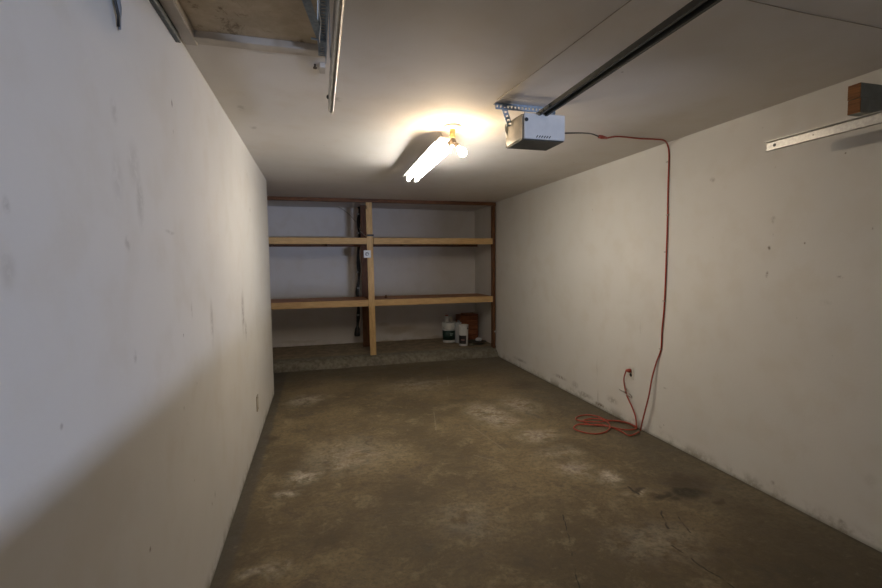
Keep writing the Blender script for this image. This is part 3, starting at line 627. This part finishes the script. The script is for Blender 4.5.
# ---------------------------------------------------------------- red extension cord
ec = thing('extension_cord', 'red extension cord from the outlet, coiled on floor, up the right wall', 'extension cord', (2.45, 3.4, 0))
XW = XR-0.012
O8 = lambda x, y: atZ(560+x/8.82, 395+y/8.82, 0.012)
pts = []
plug = R_(631.5, 370.5)
pts += [Vector((XR-0.045, plug.y+0.02, plug.z)), atX(626, 371, XR-0.04), atX(624, 378, XW-0.01), atX(624.5, 386, XW), atX(627, 396, XW), atX(632, 407, XW), atX(635.5, 417, XW-0.01), atX(636.3, 425, XW-0.02)]
coil = [(672, 285), (600, 250), (500, 232), (420, 225), (340, 190), (260, 172), (180, 178), (137, 205), (175, 230), (260, 240), (350, 240), (440, 228), (540, 232), (620, 250), (675, 282), (650, 305), (570, 310), (470, 292),
        (400, 275), (300, 265), (225, 240), (208, 218), (280, 208), (370, 218), (425, 250), (440, 290), (400, 325), (320, 338), (230, 328), (150, 308), (120, 288), (165, 264), (270, 266), (370, 262), (460, 285), (540, 315), (600, 350), (650, 350), (690, 332)]
for i, (x, y) in enumerate(coil):
    v = O8(x, y); v.z = 0.0065 + 0.011*(0.5+0.5*math.sin(i*0.85)); v.x = min(v.x, XR-0.012); pts.append(v)
UP = [(640, 432, .025), (642, 423, .045), (645, 411, .05), (649, 395, .045), (652, 378, .03), (656.5, 362, .015), (661, 349, .008), (662, 330, .010), (664, 310, .008), (665.5, 280, .009), (666.5, 250, .012), (667.5, 220, .008), (668, 190, .008), (668.8, 165, .008), (669, 154, .008), (668, 146, .010)]
for x, y, o_ in UP: pts.append(atX(x, y, XR-o_))
for x, y, z in ((664.5, 140.6, 2.428), (656, 139.3, 2.43), (640, 138.6, 2.432), (625, 137, 2.43), (615, 136.6, 2.422)): pts.append(atZ(x, y, z))
pts.append(conn1)
MB().tube(smooth_path(pts, 7), 0.0062, 8).build('cable', M_RED, ec)
MB().tube([conn0, conn0.lerp(conn1, 0.35), conn1], [0.011, 0.014, 0.009], 12).build('socket_end', M_RED, ec)
MB().tube([Vector((XR-0.012, plug.y, plug.z)), Vector((XR-0.03, plug.y+0.004, plug.z)), Vector((XR-0.047, plug.y+0.02, plug.z))], [0.018, 0.018, 0.009], 14).build('plug', M_RED, ec)
for y_ in (162, 215, 252, 301, 349):
    xq = 668.5 if y_ < 250 else (666.5 if y_ < 300 else (665 if y_ < 340 else 661.5))
    v = R_(xq, y_)
    solo(MB().box(XR-0.0155, XR-0.0003, v.y-0.012, v.y+0.012, v.z-0.004, v.z+0.004, 0.0012), 'cable_clip', M_WIRE, (XR, v.y, v.z),
         {162: 'topmost small staple clip holding the red cord', 215: 'staple clip second from the top on the red cord', 252: 'staple clip halfway up the red cord on the wall', 301: 'staple clip below the halfway one on the red cord', 349: 'lowest staple clip where the red cord bends toward the floor'}[y_], 'cable clip', 'staple clips on the red cord')
# outlet
ou = thing('wall_outlet', 'painted-over wall outlet with the red plug in its top socket', 'outlet', (XR, plug.y, plug.z-0.02))
MB().box(XR-0.006, XR-0.0003, plug.y-0.036, plug.y+0.036, plug.z-0.078, plug.z+0.036, 0.002).build('cover_plate', M_OUTW, ou)
MB().lathe((XR-0.0065, plug.y, plug.z-0.041), [(0.016, 0), (0.016, 0.0015)], 20, Vector((-1, 0, 0))).build('lower_socket', M_BLACK, ou)
# wire staple the cord passes through
v = R_(625.5, 392.5); p = MB()
def wp(x, y, o): return atX(x, y, XR-o)
p.tube(smooth_path([wp(619, 389, .004), wp(622, 391, .012), wp(625, 391.5, .022), wp(627, 388.5, .020), wp(625, 391, .006)], 5), 0.0035, 6)
p.tube(smooth_path([wp(624, 392, .006), wp(626, 394, .022), wp(629, 396.5, .016), wp(632, 397, .004), wp(629, 393.5, .02)], 5), 0.0035, 6)
solo(p, 'wire_hook', M_WIRE, v, 'bent wire hook on the right wall below the outlet', 'hook')
# thin lines on the ceiling
p = MB(); a1 = atZ(497, 100, H-0.004); a2 = atZ(632, 0, H-0.004); d_ = (a2-a1); a3 = a2+d_*0.9
p.tube([a1, a1.lerp(a3, 0.25)+Vector((0.004, 0, 0)), a1.lerp(a3, 0.5)-Vector((0.003, 0, 0)), a1.lerp(a3, 0.75), a3], 0.0020, 6)
solo(p, 'sensor_wire', M_WIRE, a1, 'thin wire stapled along the ceiling beside the opener rail', 'wire')
p = MB(); a1 = atZ(735, -3, H-0.004); a2 = atZ(800, 12, H-0.004); a3 = atZ(850, 22, H-0.004); a4 = Vector((XR-0.005, atZ(895, 32, H).y, H-0.004))
p.tube(smooth_path([a1, a2, a3, a4], 5), 0.0017, 6)
solo(p, 'button_wire', M_WIRE, a3, 'thin wire crossing the ceiling toward the top right corner', 'wire')
# left wall small dark slot plate
v = L_(257, 403); bp = thing('blank_cover_plate', 'small brown blank plate low on the left wall near its far end', 'plate', v)
MB().box(XL-0.001, XL+0.008, v.y-0.04, v.y+0.04, v.z-0.065, v.z+0.065, 0.002).build('plate', M_JAR, bp)
for dz in (-0.045, 0.045): MB().lathe((XL+0.008, v.y, v.z+dz), [(0.005, 0), (0.004, 0.002)], 10, Vector((1, 0, 0))).build('screw', M_DARKP, bp)
# ================================================================ LIGHT FROM OUTSIDE
ld = bpy.data.lights.new('daylight', 'AREA'); ld.shape = 'RECTANGLE'; ld.size = 0.7; ld.size_y = 0.16; ld.energy = 185; ld.color = (0.58, 0.70, 1.0)
lo = bpy.data.objects.new('daylight', ld); C.objects.link(lo); lo.location = (2.78, -3.7, 1.10)
tgt = Vector((1.3, YF, 1.35)); lo.rotation_euler = (tgt-lo.location).to_track_quat('-Z', 'Y').to_euler()
wd = bpy.data.worlds.new('sky'); bpy.context.scene.world = wd; wd.use_nodes = True
wd.node_tree.nodes['Background'].inputs[0].default_value = (0.55, 0.70, 1.0, 1); wd.node_tree.nodes['Background'].inputs[1].default_value = 0.5
# ================================================================ CAMERA
cd = bpy.data.cameras.new('camera'); cam = bpy.data.objects.new('camera', cd); C.objects.link(cam)
cd.sensor_fit = 'HORIZONTAL'; cd.sensor_width = 36; cd.lens = FPX/882*36; cd.clip_start = 0.02
cam.matrix_world = Matrix(((cr.x, cu.x, -cw.x, 0), (cr.y, cu.y, -cw.y, 0), (cr.z, cu.z, -cw.z, CH), (0, 0, 0, 1)))
S = bpy.context.scene; S.camera = cam
vs = S.view_settings; S.display_settings.display_device = 'sRGB'; vs.view_transform = 'Standard'; vs.look = 'None'; vs.gamma = 1; vs.use_curve_mapping = False
vs.exposure = 0.2
